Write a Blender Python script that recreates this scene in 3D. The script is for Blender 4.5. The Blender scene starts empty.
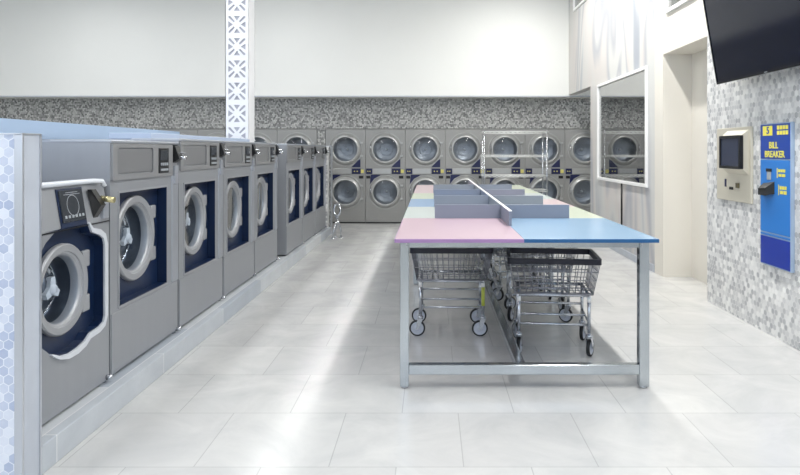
import bpy, bmesh, math, random
from mathutils import Vector, Matrix, Euler
random.seed(7)
S = bpy.context.scene
C = bpy.data.collections.new('laundromat'); S.collection.children.link(C)
PI = math.pi
EYE = 1.45

# ------------------------------------------------------------ mesh helpers
def box(bm, x0, x1, y0, y1, z0, z1, bev=0.0, seg=2):
    r = bmesh.ops.create_cube(bm, size=1.0)
    vs = r['verts']
    for v in vs:
        v.co = Vector(((x0+x1)/2+v.co.x*(x1-x0), (y0+y1)/2+v.co.y*(y1-y0), (z0+z1)/2+v.co.z*(z1-z0)))
    if bev > 0:
        es = list({e for v in vs for e in v.link_edges})
        bmesh.ops.bevel(bm, geom=es, offset=bev, segments=seg, affect='EDGES', profile=0.5)
    return vs

def frame_of(d):
    d = Vector(d).normalized()
    up = Vector((0, 0, 1)) if abs(d.z) < 0.9 else Vector((1, 0, 0))
    a = d.cross(up).normalized(); b = d.cross(a).normalized()
    return a, b, d

def ring_verts(bm, c, a, b, r, n):
    return [bm.verts.new(Vector(c)+a*math.cos(2*PI*i/n)*r+b*math.sin(2*PI*i/n)*r) for i in range(n)]

def bridge(bm, r0, r1, smooth=True):
    n = len(r0)
    for i in range(n):
        f = bm.faces.new((r0[i], r0[(i+1) % n], r1[(i+1) % n], r1[i])); f.smooth = smooth

def lathe(bm, prof, org, axis, n=32, cap0=False, cap1=False, smooth=True):
    """prof = [(radius, distance along axis)]"""
    a, b, d = frame_of(axis); org = Vector(org)
    rings = []
    for (r, t) in prof:
        if r < 1e-5: rings.append([bm.verts.new(org+d*t)])
        else: rings.append(ring_verts(bm, org+d*t, a, b, r, n))
    for p, q in zip(rings, rings[1:]):
        if len(p) == 1 and len(q) > 1:
            for i in range(n): bm.faces.new((p[0], q[i], q[(i+1) % n])).smooth = smooth
        elif len(q) == 1 and len(p) > 1:
            for i in range(n): bm.faces.new((q[0], p[(i+1) % n], p[i])).smooth = smooth
        elif len(p) > 1: bridge(bm, p, q, smooth)
    if cap0 and len(rings[0]) > 1: bm.faces.new(rings[0])
    if cap1 and len(rings[-1]) > 1: bm.faces.new(rings[-1])

def rod(bm, p0, p1, r, n=8):
    p0 = Vector(p0); p1 = Vector(p1)
    lathe(bm, [(r, 0), (r, (p1-p0).length)], p0, p1-p0, n, True, True)

def tube(bm, pts, r, n=8, closed=False):
    pts = [Vector(p) for p in pts]; m = len(pts); rings = []
    prev_a = None
    for i, p in enumerate(pts):
        if closed: t = (pts[(i+1) % m]-pts[i-1])
        else: t = pts[min(i+1, m-1)]-pts[max(i-1, 0)]
        t.normalize()
        if prev_a is None: a, b, _ = frame_of(t)
        else:
            a = (prev_a - t*prev_a.dot(t)).normalized(); b = t.cross(a)
        prev_a = a
        rings.append(ring_verts(bm, p, a, b, r, n))
    for p, q in zip(rings, rings[1:]): bridge(bm, p, q)
    if closed: bridge(bm, rings[-1], rings[0])
    else: bm.faces.new(rings[0]); bm.faces.new(rings[-1])

def plate(bm, outline, holes, fn, t):
    """flat plate with holes; fn(a,b,depth)->point, thickness t"""
    tmp = bmesh.new(); loops = []
    for lp in [outline]+list(holes):
        vs = [tmp.verts.new((p[0], p[1], 0)) for p in lp]
        for i in range(len(vs)): tmp.edges.new((vs[i], vs[(i+1) % len(vs)]))
        loops.append(vs)
    tmp.verts.index_update()
    bmesh.ops.triangle_fill(tmp, use_beauty=True, use_dissolve=False, edges=tmp.edges[:], normal=(0, 0, 1))
    tmp.verts.ensure_lookup_table()
    F = {}; B = {}
    for v in tmp.verts:
        F[v] = bm.verts.new(fn(v.co.x, v.co.y, 0)); B[v] = bm.verts.new(fn(v.co.x, v.co.y, t))
    for f in tmp.faces:
        bm.faces.new([F[v] for v in f.verts]); bm.faces.new([B[v] for v in reversed(f.verts)])
    for lp in loops:
        n = len(lp)
        for i in range(n):
            a, b = lp[i], lp[(i+1) % n]
            bm.faces.new((F[a], F[b], B[b], B[a]))
    tmp.free()

def circ(cx, cy, r, n=40): return [(cx+r*math.cos(2*PI*i/n), cy+r*math.sin(2*PI*i/n)) for i in range(n)]
def rect(x0, x1, y0, y1): return [(x0, y0), (x1, y0), (x1, y1), (x0, y1)]
def rrect(x0, x1, y0, y1, r, n=5):
    o = []
    for cx, cy, a0 in ((x1-r, y1-r, 0), (x0+r, y1-r, PI/2), (x0+r, y0+r, PI), (x1-r, y0+r, 1.5*PI)):
        for i in range(n+1): o.append((cx+r*math.cos(a0+i*PI/2/n), cy+r*math.sin(a0+i*PI/2/n)))
    return o

def obj(name, bm, mat, parent=None):
    bmesh.ops.recalc_face_normals(bm, faces=bm.faces[:])
    me = bpy.data.meshes.new(name); bm.to_mesh(me); bm.free()
    me.materials.append(mat)
    o = bpy.data.objects.new(name, me); C.objects.link(o)
    if parent: o.parent = parent
    return o
def new(): return bmesh.new()
def thing(name, label, cat, loc=(0, 0, 0), rz=0, group=None):
    o = bpy.data.objects.new(name, None); C.objects.link(o); o.empty_display_size = 0.2
    o.location = loc; o.rotation_euler = (0, 0, rz); o['label'] = label; o['category'] = cat
    if group: o['group'] = group
    return o
def tag(o, label, cat, group=None):
    o['label'] = label; o['category'] = cat
    if group: o['group'] = group
    return o
def struct(name, bm, mat):
    o = obj(name, bm, mat); o['kind'] = 'structure'; return o
def kids(o): return [c for c in C.objects if c.parent == o]
def dup(root, loc, rz=0, label=None):
    ks = [(c, kids(c)) for c in kids(root)]
    r = root.copy(); C.objects.link(r); r.location = loc; r.rotation_euler = (0, 0, rz)
    if label: r['label'] = label
    for c, gs in ks:
        cc = c.copy(); C.objects.link(cc); cc.parent = r
        for g in gs:
            gg = g.copy(); C.objects.link(gg); gg.parent = cc
    return r

# ------------------------------------------------------------ materials
def srgb(r, g, b):
    f = lambda c: (c/255)/12.92 if c/255 <= 0.04045 else (((c/255)+0.055)/1.055)**2.4
    return (f(r), f(g), f(b), 1)
def mat(name, col, rough=0.5, metal=0.0, var=0.0, vscale=8, bump=0.0, bscale=60, coat=0.0, stretch=None, spec=0.5, rvar=0.0):
    m = bpy.data.materials.new(name); m.use_nodes = True
    nt = m.node_tree; b = nt.nodes['Principled BSDF']
    b.inputs['Base Color'].default_value = col
    b.inputs['Roughness'].default_value = rough; b.inputs['Metallic'].default_value = metal
    b.inputs['Specular IOR Level'].default_value = spec
    if coat: b.inputs['Coat Weight'].default_value = coat; b.inputs['Coat Roughness'].default_value = 0.15
    tc = nt.nodes.new('ShaderNodeTexCoord'); mp = nt.nodes.new('ShaderNodeMapping')
    nt.links.new(tc.outputs['Object'], mp.inputs['Vector'])
    if stretch: mp.inputs['Scale'].default_value = stretch
    n = nt.nodes.new('ShaderNodeTexNoise'); n.inputs['Scale'].default_value = vscale; n.inputs['Detail'].default_value = 4
    nt.links.new(mp.outputs[0], n.inputs['Vector'])
    if var > 0:
        mx = nt.nodes.new('ShaderNodeMix'); mx.data_type = 'RGBA'
        mx.inputs[6].default_value = tuple(c*(1-var) for c in col[:3])+(1,)
        mx.inputs[7].default_value = tuple(min(1, c*(1+var)) for c in col[:3])+(1,)
        nt.links.new(n.outputs['Fac'], mx.inputs[0]); nt.links.new(mx.outputs[2], b.inputs['Base Color'])
    if rvar > 0:
        mr = nt.nodes.new('ShaderNodeMapRange'); mr.inputs['To Min'].default_value = rough-rvar; mr.inputs['To Max'].default_value = rough+rvar
        nt.links.new(n.outputs['Fac'], mr.inputs['Value']); nt.links.new(mr.outputs[0], b.inputs['Roughness'])
    if bump > 0:
        n2 = nt.nodes.new('ShaderNodeTexNoise'); n2.inputs['Scale'].default_value = bscale
        nt.links.new(mp.outputs[0], n2.inputs['Vector'])
        bp = nt.nodes.new('ShaderNodeBump'); bp.inputs['Strength'].default_value = bump; bp.inputs['Distance'].default_value = 0.002
        nt.links.new(n2.outputs['Fac'], bp.inputs['Height']); nt.links.new(bp.outputs[0], b.inputs['Normal'])
    return m
def glass(name, tint, rough=0.02, refl=0.12, const=None):
    m = bpy.data.materials.new(name); m.use_nodes = True; nt = m.node_tree
    nt.nodes.clear(); out = nt.nodes.new('ShaderNodeOutputMaterial')
    t = nt.nodes.new('ShaderNodeBsdfTransparent'); t.inputs[0].default_value = tint
    g = nt.nodes.new('ShaderNodeBsdfGlossy'); g.inputs['Roughness'].default_value = rough
    lw = nt.nodes.new('ShaderNodeLayerWeight'); lw.inputs['Blend'].default_value = refl
    mx = nt.nodes.new('ShaderNodeMixShader')
    if const: mx.inputs[0].default_value = const
    else: nt.links.new(lw.outputs['Fresnel'], mx.inputs[0])
    nt.links.new(t.outputs[0], mx.inputs[1]); nt.links.new(g.outputs[0], mx.inputs[2])
    nt.links.new(mx.outputs[0], out.inputs[0])
    return m

def hex_mat(name, axes, size, lo, hi, grout, rough=0.35, off=(0, 0), bump=0.4):
    """hexagon mosaic on the plane given by axes ('xz' or 'yz'), size = flat to flat"""
    m = bpy.data.materials.new(name); m.use_nodes = True; nt = m.node_tree; L = nt.links.new
    b = nt.nodes['Principled BSDF']; b.inputs['Roughness'].default_value = rough
    geo = nt.nodes.new('ShaderNodeNewGeometry'); sp = nt.nodes.new('ShaderNodeSeparateXYZ'); L(geo.outputs['Position'], sp.inputs[0])
    cb = nt.nodes.new('ShaderNodeCombineXYZ'); L(sp.outputs[axes[0].upper()], cb.inputs[0]); L(sp.outputs[axes[1].upper()], cb.inputs[1])
    def vm(op, a, bb=None, sc=None):
        n = nt.nodes.new('ShaderNodeVectorMath'); n.operation = op
        for i, v in enumerate((a, bb)):
            if v is None: continue
            if isinstance(v, tuple): n.inputs[i].default_value = v
            else: L(v, n.inputs[i])
        if sc is not None: n.inputs['Scale'].default_value = sc
        return n
    def ma(op, a, bb=None):
        n = nt.nodes.new('ShaderNodeMath'); n.operation = op
        for i, v in enumerate((a, bb)):
            if v is None: continue
            if isinstance(v, (int, float)): n.inputs[i].default_value = v
            else: L(v, n.inputs[i])
        return n.outputs[0]
    p = vm('ADD', vm('SCALE', cb.outputs[0], sc=1/size).outputs[0], (100+off[0], 100*1.7320508+off[1], 0)).outputs[0]
    s = (1, 1.7320508, 1); h = (0.5, 0.8660254, 0)
    def cell(q):
        fr = vm('FRACTION', vm('DIVIDE', q, s).outputs[0]).outputs[0]
        r = vm('SUBTRACT', vm('MULTIPLY', fr, s).outputs[0], h).outputs[0]
        return vm('MULTIPLY', r, (1, 1, 0)).outputs[0]
    A = cell(p); Bc = cell(vm('SUBTRACT', p, h).outputs[0])
    la = vm('LENGTH', A).outputs['Value']; lb = vm('LENGTH', Bc).outputs['Value']
    sel = ma('LESS_THAN', lb, la)
    mv = nt.nodes.new('ShaderNodeMix'); mv.data_type = 'VECTOR'; L(sel, mv.inputs[0]); L(A, mv.inputs[4]); L(Bc, mv.inputs[5])
    gv = mv.outputs[1]
    idv = vm('SUBTRACT', p, gv).outputs[0]
    idr = vm('SNAP', vm('ADD', idv, (0.05, 0.05, 0)).outputs[0], (0.1, 0.1, 0.1)).outputs[0]
    wn = nt.nodes.new('ShaderNodeTexWhiteNoise'); wn.noise_dimensions = '2D'; L(idr, wn.inputs['Vector'])
    ab = vm('ABSOLUTE', gv).outputs[0]; sx = nt.nodes.new('ShaderNodeSeparateXYZ'); L(ab, sx.inputs[0])
    dd = ma('ADD', ma('MULTIPLY', sx.outputs[0], 0.5), ma('MULTIPLY', sx.outputs[1], 0.8660254))
    ed = ma('MAXIMUM', sx.outputs[0], dd)                       # 0.5 at the edge of a tile
    mr = nt.nodes.new('ShaderNodeMapRange'); mr.inputs['From Min'].default_value = 0.44; mr.inputs['From Max'].default_value = 0.475
    L(ed, mr.inputs['Value'])
    ns = nt.nodes.new('ShaderNodeTexNoise'); ns.inputs['Scale'].default_value = 28; ns.inputs['Detail'].default_value = 4; L(geo.outputs['Position'], ns.inputs['Vector'])
    fac = ma('ADD', ma('MULTIPLY', ma('POWER', wn.outputs['Value'], 1.0), 0.75), ma('MULTIPLY', ns.outputs['Fac'], 0.25))
    c = nt.nodes.new('ShaderNodeMix'); c.data_type = 'RGBA'; c.inputs[6].default_value = lo; c.inputs[7].default_value = hi; L(fac, c.inputs[0])
    g = nt.nodes.new('ShaderNodeMix'); g.data_type = 'RGBA'; L(mr.outputs[0], g.inputs[0]); L(c.outputs[2], g.inputs[6]); g.inputs[7].default_value = grout
    L(g.outputs[2], b.inputs['Base Color'])
    bp = nt.nodes.new('ShaderNodeBump'); bp.inputs['Strength'].default_value = bump; bp.inputs['Distance'].default_value = 0.003
    L(ma('ADD', ma('SUBTRACT', 1.0, mr.outputs[0]), ma('MULTIPLY', wn.outputs['Value'], 0.6)), bp.inputs['Height']); L(bp.outputs[0], b.inputs['Normal'])
    return m

def floor_mat(name, bw, rh, loc, c1, c2, grout, rough, mortar=0.004, swap=False):
    m = bpy.data.materials.new(name); m.use_nodes = True; nt = m.node_tree; L = nt.links.new
    b = nt.nodes['Principled BSDF']; b.inputs['Roughness'].default_value = rough
    geo = nt.nodes.new('ShaderNodeNewGeometry'); mp = nt.nodes.new('ShaderNodeMapping'); L(geo.outputs['Position'], mp.inputs[0])
    mp.inputs['Location'].default_value = loc
    if swap: mp.inputs['Rotation'].default_value = swap
    br = nt.nodes.new('ShaderNodeTexBrick'); br.offset = 0.5; br.inputs['Scale'].default_value = 1
    br.inputs['Brick Width'].default_value = bw; br.inputs['Row Height'].default_value = rh
    br.inputs['Mortar Size'].default_value = mortar; br.inputs['Mortar Smooth'].default_value = 0.3
    br.inputs['Color1'].default_value = c1; br.inputs['Color2'].default_value = c2; br.inputs['Mortar'].default_value = grout
    L(mp.outputs[0], br.inputs['Vector'])
    n = nt.nodes.new('ShaderNodeTexNoise'); n.inputs['Scale'].default_value = 2.2; n.inputs['Detail'].default_value = 7; n.inputs['Roughness'].default_value = 0.65; n.inputs['Distortion'].default_value = 0.8
    L(geo.outputs['Position'], n.inputs['Vector'])
    cr = nt.nodes.new('ShaderNodeValToRGB'); cr.color_ramp.elements[0].position = 0.3; cr.color_ramp.elements[0].color = (0.86, 0.865, 0.87, 1)
    cr.color_ramp.elements[1].position = 0.7; cr.color_ramp.elements[1].color = (1.06, 1.055, 1.04, 1); L(n.outputs['Fac'], cr.inputs[0])
    mx = nt.nodes.new('ShaderNodeMix'); mx.data_type = 'RGBA'; mx.blend_type = 'MULTIPLY'; mx.inputs[0].default_value = 1
    L(br.outputs['Color'], mx.inputs[6]); L(cr.outputs[0], mx.inputs[7]); L(mx.outputs[2], b.inputs['Base Color'])
    mr = nt.nodes.new('ShaderNodeMapRange'); mr.inputs['To Min'].default_value = rough-0.05; mr.inputs['To Max'].default_value = rough+0.1
    L(n.outputs['Fac'], mr.inputs['Value']); L(mr.outputs[0], b.inputs['Roughness'])
    bp = nt.nodes.new('ShaderNodeBump'); bp.inputs['Strength'].default_value = 0.25; bp.inputs['Distance'].default_value = 0.002; bp.invert = True
    L(br.outputs['Fac'], bp.inputs['Height']); L(bp.outputs[0], b.inputs['Normal'])
    return m

def drape_mat(name):
    """white wall panel with soft flowing streaks"""
    m = bpy.data.materials.new(name); m.use_nodes = True; nt = m.node_tree; L = nt.links.new
    b = nt.nodes['Principled BSDF']; b.inputs['Roughness'].default_value = 0.45
    geo = nt.nodes.new('ShaderNodeNewGeometry'); mp = nt.nodes.new('ShaderNodeMapping'); L(geo.outputs['Position'], mp.inputs[0])
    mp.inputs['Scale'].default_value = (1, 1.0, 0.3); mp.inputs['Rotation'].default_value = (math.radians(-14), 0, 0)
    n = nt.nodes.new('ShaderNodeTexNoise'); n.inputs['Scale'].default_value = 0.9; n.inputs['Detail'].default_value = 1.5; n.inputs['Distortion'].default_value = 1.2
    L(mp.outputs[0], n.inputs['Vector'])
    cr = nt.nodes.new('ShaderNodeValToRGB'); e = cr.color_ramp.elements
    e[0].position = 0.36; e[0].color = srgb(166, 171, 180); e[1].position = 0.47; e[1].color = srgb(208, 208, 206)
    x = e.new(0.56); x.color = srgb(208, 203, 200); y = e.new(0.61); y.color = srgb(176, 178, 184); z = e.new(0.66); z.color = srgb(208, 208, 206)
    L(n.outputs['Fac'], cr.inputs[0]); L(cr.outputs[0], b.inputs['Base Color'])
    return m

M = {}
M['floor'] = floor_mat('floor tile', 0.62, 0.61, (-0.46, -2.96+0.61*2, 0), srgb(206, 206, 205), srgb(198, 198, 198), srgb(180, 180, 180), 0.2, mortar=0.003)
M['plinth'] = floor_mat('plinth tile', 1.2, 0.3, (0, 0, 0.1), srgb(208, 212, 216), srgb(176, 184, 194), srgb(225, 226, 228), 0.35, swap=(math.radians(0), 0, math.radians(90)))
M['white'] = mat('white painted wall', srgb(236, 237, 234), 0.6, var=0.02, vscale=1.5, bump=0.05)
M['ceil'] = mat('ceiling white', srgb(235, 235, 233), 0.7, var=0.02, bump=0.05)
M['cream'] = mat('cream painted wall', srgb(226, 222, 213), 0.55, var=0.02, vscale=2, bump=0.05)
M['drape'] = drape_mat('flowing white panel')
M['hexback'] = hex_mat('hexagon mosaic back', 'xz', 0.034, srgb(58, 60, 62), srgb(206, 206, 203), srgb(132, 132, 130), 0.3)
M['hexright'] = hex_mat('hexagon mosaic right', 'yz', 0.046, srgb(156, 158, 163), srgb(252, 252, 250), srgb(232, 232, 230), 0.3, bump=0.8)
M['hexleft'] = hex_mat('hexagon mosaic end wall', 'xz', 0.043, srgb(172, 184, 210), srgb(240, 243, 250), srgb(238, 241, 248), 0.3, off=(0.3, 0.2), bump=0.2)
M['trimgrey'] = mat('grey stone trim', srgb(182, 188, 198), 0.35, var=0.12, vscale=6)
M['alu'] = mat('brushed aluminium edge', srgb(205, 208, 214), 0.3, 0.8, var=0.04)
M['pblue'] = mat('pale blue partition paint', srgb(172, 194, 220), 0.45, var=0.03)
M['pblue2'] = mat('pale blue grey enamel', srgb(176, 190, 212), 0.4, var=0.03)
M['steel'] = mat('brushed steel cabinet', srgb(156, 159, 164), 0.42, 0.4, var=0.06, vscale=14, stretch=(1, 1, 0.12), rvar=0.05)
M['steel_l'] = mat('light steel lid', srgb(176, 180, 188), 0.38, 0.6, var=0.05, vscale=10)
M['panel'] = mat('washer control fascia', srgb(152, 153, 155), 0.4, 0.4, var=0.04)
M['plate'] = mat('blank fascia plate', srgb(138, 139, 141), 0.38, 0.4, var=0.04, stretch=(1, 0.2, 1))
M['navy'] = mat('navy blue plastic', srgb(14, 34, 66), 0.35, var=0.05)
M['ring'] = mat('cast door ring', srgb(166, 168, 172), 0.42, 0.4, var=0.05)
M['drum'] = mat('drum steel', srgb(92, 100, 112), 0.35, 0.7, var=0.15, vscale=20)
M['hub'] = mat('white drum hub', srgb(218, 221, 226), 0.35, var=0.02)
M['black'] = mat('black plastic', srgb(20, 21, 24), 0.35, var=0.1)
M['lcd'] = mat('dark control display', srgb(52, 56, 62), 0.15, var=0.3, vscale=60)
M['label'] = mat('grey printed legend', srgb(160, 166, 172), 0.4, var=0.2, vscale=80)
M['mould'] = mat('satin bright moulding', srgb(214, 218, 224), 0.4, 0.2, var=0.02)
M['chrome'] = mat('chrome', srgb(206, 208, 212), 0.15, 1.0, var=0.04)
M['brass'] = mat('brass lock', srgb(206, 196, 150), 0.25, 0.8, var=0.05)
M['dsteel'] = mat('dryer cabinet grey', srgb(150, 150, 148), 0.45, 0.35, var=0.04, vscale=5)
M['dring'] = mat('dryer door ring', srgb(176, 177, 176), 0.35, 0.5, var=0.05)
M['ddrum'] = mat('dryer drum steel', srgb(170, 176, 184), 0.35, 0.35, var=0.15, vscale=9)
M['glassd'] = glass('dryer door glass', (0.86, 0.88, 0.90, 1), 0.05, 0.3)
M['glassw'] = glass('washer door glass', (0.82, 0.86, 0.90, 1), 0.03, 0.05)
M['glassr'] = glass('reflective room window glass', (0.55, 0.56, 0.55, 1), 0.0, 0.12, 0.6)
M['dblue'] = mat('deep blue coin panel', srgb(20, 28, 72), 0.35, var=0.05)
M['yellow'] = mat('yellow lock', srgb(214, 206, 120), 0.4, 0.2, var=0.05)
M['tube'] = mat('polished steel tube', srgb(196, 200, 206), 0.22, 0.9, var=0.05, vscale=12)
M['leg'] = mat('table stainless', srgb(186, 192, 196), 0.14, 0.92, var=0.14, vscale=5, stretch=(1, 1, 0.5), rvar=0.08)
M['divider'] = mat('grey blue divider laminate', srgb(124, 131, 146), 0.4, var=0.03)
M['white_lam'] = mat('white edge laminate', srgb(240, 240, 240), 0.4, var=0.02)
M['wire'] = mat('cart wire', srgb(148, 150, 158), 0.3, 0.75, var=0.06)
M['bumper'] = mat('navy vinyl bumper', srgb(12, 16, 36), 0.45, var=0.08)
M['tyre'] = mat('black rubber tyre', srgb(26, 28, 32), 0.6, var=0.1)
M['wheel'] = mat('pale grey wheel', srgb(196, 202, 214), 0.4, var=0.05)
M['lime'] = mat('lime plastic sleeve', srgb(186, 196, 84), 0.4, var=0.05)
M['rack'] = mat('white coated wire', srgb(226, 228, 226), 0.35, 0.2, var=0.03)
M['screen'] = mat('television screen', srgb(14, 19, 36), 0.12, var=0.1, vscale=3, spec=0.3)
M['bezel'] = mat('television bezel', srgb(12, 12, 14), 0.25, var=0.05)
M['beige'] = mat('beige kiosk steel', srgb(208, 203, 188), 0.4, 0.15, var=0.03)
M['kscreen'] = mat('kiosk screen', srgb(58, 64, 82), 0.12, var=0.15, vscale=3)
M['bb_dark'] = mat('bill changer royal blue', srgb(34, 70, 158), 0.35, var=0.04)
M['bb_mid'] = mat('bill changer mid blue', srgb(48, 124, 204), 0.35, var=0.04)
M['bb_low'] = mat('bill changer lower blue', srgb(28, 56, 158), 0.35, var=0.04)
M['bb_edge'] = mat('bill changer pale line', srgb(170, 190, 214), 0.35, 0.3, var=0.05)
M['bb_yel'] = mat('bill changer yellow', srgb(232, 222, 90), 0.45, var=0.03)
M['green_out'] = mat('greenish room beyond', srgb(128, 128, 108), 0.6, var=0.1)
M['sand_out'] = mat('sandy room beyond', srgb(222, 200, 164), 0.6, var=0.08)
TOPC = {'pink': ((202, 176, 187), (156, 122, 168)), 'blue': ((142, 174, 202), (22, 84, 134)), 'mint': ((198, 206, 203), (150, 170, 165)),
        'lime': ((204, 212, 192), (170, 185, 140)), 'sky': ((146, 172, 202), (80, 110, 160)), 'rose': ((216, 196, 198), (170, 130, 150))}
for k, (a, b_) in TOPC.items():  # sheen painted pale into the tops, shade painted dark into the edges
    M['top_'+k] = mat(k+' laminate', srgb(*a), 0.22, var=0.02, vscale=3)
    M['edge_'+k] = mat(k+' edge band', srgb(*b_), 0.45, var=0.02)

# ------------------------------------------------------------ room
X_R = 2.67      # right wall plane
bm = new(); box(bm, -9.5, 6.2, -2.6, 14.2, -0.12, 0); struct('floor', bm, M['floor'])
bm = new(); box(bm, -9.5, 6.2, -2.6, 14.2, 4.9, 5.0); struct('ceiling', bm, M['ceil'])
bm = new(); box(bm, -9.62, -9.5, -2.6, 14.2, 0, 4.9); struct('wall_left', bm, M['white'])
bm = new(); box(bm, 6.2, 6.32, 7.42, 14.2, 0, 4.9); struct('wall_right_rear', bm, M['white'])
# mosaic rear wall with the dryer bays
YD = 12.9
DW = 0.798; XG = -2.11; XL = -2.28
bm = new()
box(bm, -9.5, 6.2, YD, YD+0.1, 1.895, 2.5)
box(bm, XL+0.005, XG-0.005, YD, YD+0.1, 0, 1.895)
box(bm, -9.5, XL-4*DW-0.005, YD, YD+0.1, 0, 1.895)
box(bm, XG+7*DW+0.005, 6.2, YD, YD+0.1, 0, 1.895)
struct('wall_back', bm, M['hexback'])
bm = new(); box(bm, -9.5, 6.2, 14.0, 14.2, 0, 4.9); struct('wall_back_service', bm, M['white'])
bm = new(); box(bm, -9.5, 6.2, 12.5, 13.0, 2.5, 4.9); struct('wall_bulkhead', bm, M['white'])
bm = new(); box(bm, -9.5, 6.2, 12.494, 12.5, 2.5, 2.52); struct('trim_1', bm, M['trimgrey'])  # grey strip painted along the bulkhead's lower edge for its shade line

yz = lambda X: (lambda a, b, t: Vector((X+t, a, b)))
# white flowing panel wall, 7.7 .. 12.5
bm = new()
plate(bm, [(7.7, 0), (10.8, 0), (10.8, 2.535), (12.5, 2.535), (12.5, 4.9), (7.7, 4.9)],
      [rect(7.93, 10.27, 1.0, 2.5), rect(9.3, 12.0, 4.04, 4.7)], yz(X_R), 0.15)
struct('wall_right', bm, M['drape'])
# cream section around the recess
bm = new()
plate(bm, [(7.42, 0), (7.7, 0), (7.7, 4.9), (6.235, 4.9), (6.235, 2.56), (7.42, 2.56)], [rect(6.45, 7.3, 3.0, 3.9)], yz(X_R), 0.15)
box(bm, X_R+0.15, 3.12, 6.1, 7.5, 2.56, 2.7)
box(bm, X_R+0.15, 6.2, 7.42, 7.6, 0, 2.56)
box(bm, 3.0, 3.12, 6.1, 7.42, 0, 2.56)
struct('wall_right_alcove', bm, M['cream'])
bm = new(); box(bm, X_R, 3.0, -2.6, 6.235, 0, 4.9); struct('wall_right_front', bm, M['hexright'])
bm = new(); box(bm, X_R-0.014, X_R, 7.7, 10.8, 0, 0.09, 0.003); struct('baseboard_right', bm, M['trimgrey'])
# wall to hide upper rooms
bm = new(); box(bm, 4.2, 4.3, 8.9, 12.5, 3.4, 4.9); struct('wall_upper_office', bm, M['green_out'])
bm = new(); box(bm, 3.6, 3.7, 6.0, 7.6, 2.75, 4.9); struct('wall_upper_store', bm, M['sand_out'])
# windows
def window(name, y0, y1, z0, z1, fw=0.038, glassm=None):
    w = bpy.data.objects.new(name, None); C.objects.link(w); w['kind'] = 'structure'; w.location = (X_R, (y0+y1)/2, z0)
    o = Vector(w.location)
    bm = new(); plate(bm, rect(y0-o.y, y1-o.y, 0, z1-z0), [rect(y0+fw-o.y, y1-fw-o.y, fw, z1-z0-fw)], lambda a, b, t: Vector((-0.03+t, a, b)), 0.12)
    obj('window_frame', bm, M['white_lam'], w)
    bm = new(); box(bm, 0.0, 0.006, y0+fw-o.y, y1-fw-o.y, fw, z1-z0-fw); obj('window_pane', bm, M['glassr'], w)
window('window_1', 7.93, 10.27, 1.0, 2.5)
window('window_2', 9.3, 12.0, 4.04, 4.7)
window('window_3', 6.45, 7.3, 3.0, 3.9, 0.04)
# unseen storefront behind the camera, sill raised to cut daylight under the table
bm = new()
plate(bm, rect(-9.5, 3.0, 0, 4.9), [rect(-9.3+i*2.05, -9.3+i*2.05+1.95, 1.7, 4.6) for i in range(6)], lambda a, b, t: Vector((a, -2.6+t, b)), 0.12)
struct('wall_front', bm, M['white'])

# plinth under the washers, service partition, end walls
bm = new(); box(bm, -3.05, -1.74, 2.87, 11.25, 0, 0.13, 0.004); struct('trim_2', bm, M['plinth'])
bm = new(); box(bm, -3.15, -3.0, 2.87, 7.7, 0.13, 1.68); struct('wall_partition', bm, M['pblue'])
bm = new(); box(bm, -4.6, -1.765, 2.745, 2.87, 0, 1.52); struct('wall_left_front', bm, M['hexleft'])
bm = new(); box(bm, -1.765, -1.74, 2.75, 2.87, 0, 1.52); struct('trim_3', bm, M['trimgrey'])
bm = new(); box(bm, -1.77, -1.735, 2.738, 2.752, 0, 1.525, 0.002); box(bm, -1.745, -1.735, 2.865, 2.875, 0, 1.525); box(bm, -4.6, -1.735, 2.738, 2.875, 1.52, 1.527); struct('trim_4', bm, M['alu'])
bm = new(); box(bm, -3.0, -1.745, 11.25, 11.37, 0, 1.53); struct('wall_left_end', bm, M['hexback'])
bm = new(); box(bm, -1.745, -1.735, 11.22, 11.37, 0, 1.535); box(bm, -3.0, -1.735, 11.24, 11.38, 1.53, 1.54); struct('trim_5', bm, M['alu'])
bm = new(); box(bm, -2.95, -1.775, 11.06, 11.25, 0.13, 1.53); struct('trim_6', bm, M['hexright'])
bm = new(); box(bm, -2.5, -2.17, 5.0, 7.72, 1.5435, 1.592, 0.006)
tag(obj('service_cover', bm, M['pblue2']), 'long pale steel cover lying along the tops of the big washers before the column', 'cover')

# ------------------------------------------------------------ washers
WX = lambda a, b, t: Vector((-t, a, b))       # front plate: a along +Y, b up, depth goes back
def washer_door(root, cy, cz, R, r, x=0.0):
    """ring door with glass bowl; axis +X"""
    bm = new()
    w = R-r
    lathe(bm, [(r, -0.02), (r, 0.004), (r+0.003, 0.008), (r+w*0.22, 0.012), (r+w*0.27, 0.020), (R-w*0.15, 0.024), (R-0.005, 0.021), (R, 0.014), (R, -0.004)], (x, cy, cz), (1, 0, 0), 72, smooth=False)
    lathe(bm, [(r-0.012, -0.04), (r-0.008, -0.005), (r, 0.004)], (x, cy, cz), (1, 0, 0), 56)
    # hinge lugs
    door = obj('door', bm, M['ring'], root)
    for s in (1, -1):
        bm = new(); box(bm, x-0.004, x+0.020, cy+R*0.80, cy+R*1.10, cz+s*R*0.52-0.045, cz+s*R*0.52+0.045, 0.008)
        obj('hinge', bm, M['ring'], door)
    bm = new(); box(bm, x-0.004, x+0.022, cy-R*1.03, cy-R*0.96, cz-0.018, cz+0.018, 0.005); obj('door_latch', bm, M['black'], door)
    bm = new(); lathe(bm, [(r-0.006, 0.0), (r*0.8, -0.006), (r*0.5, -0.010), (0, -0.012)], (x, cy, cz), (1, 0, 0), 40)
    obj('door_glass', bm, M['glassw'], door)
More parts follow.
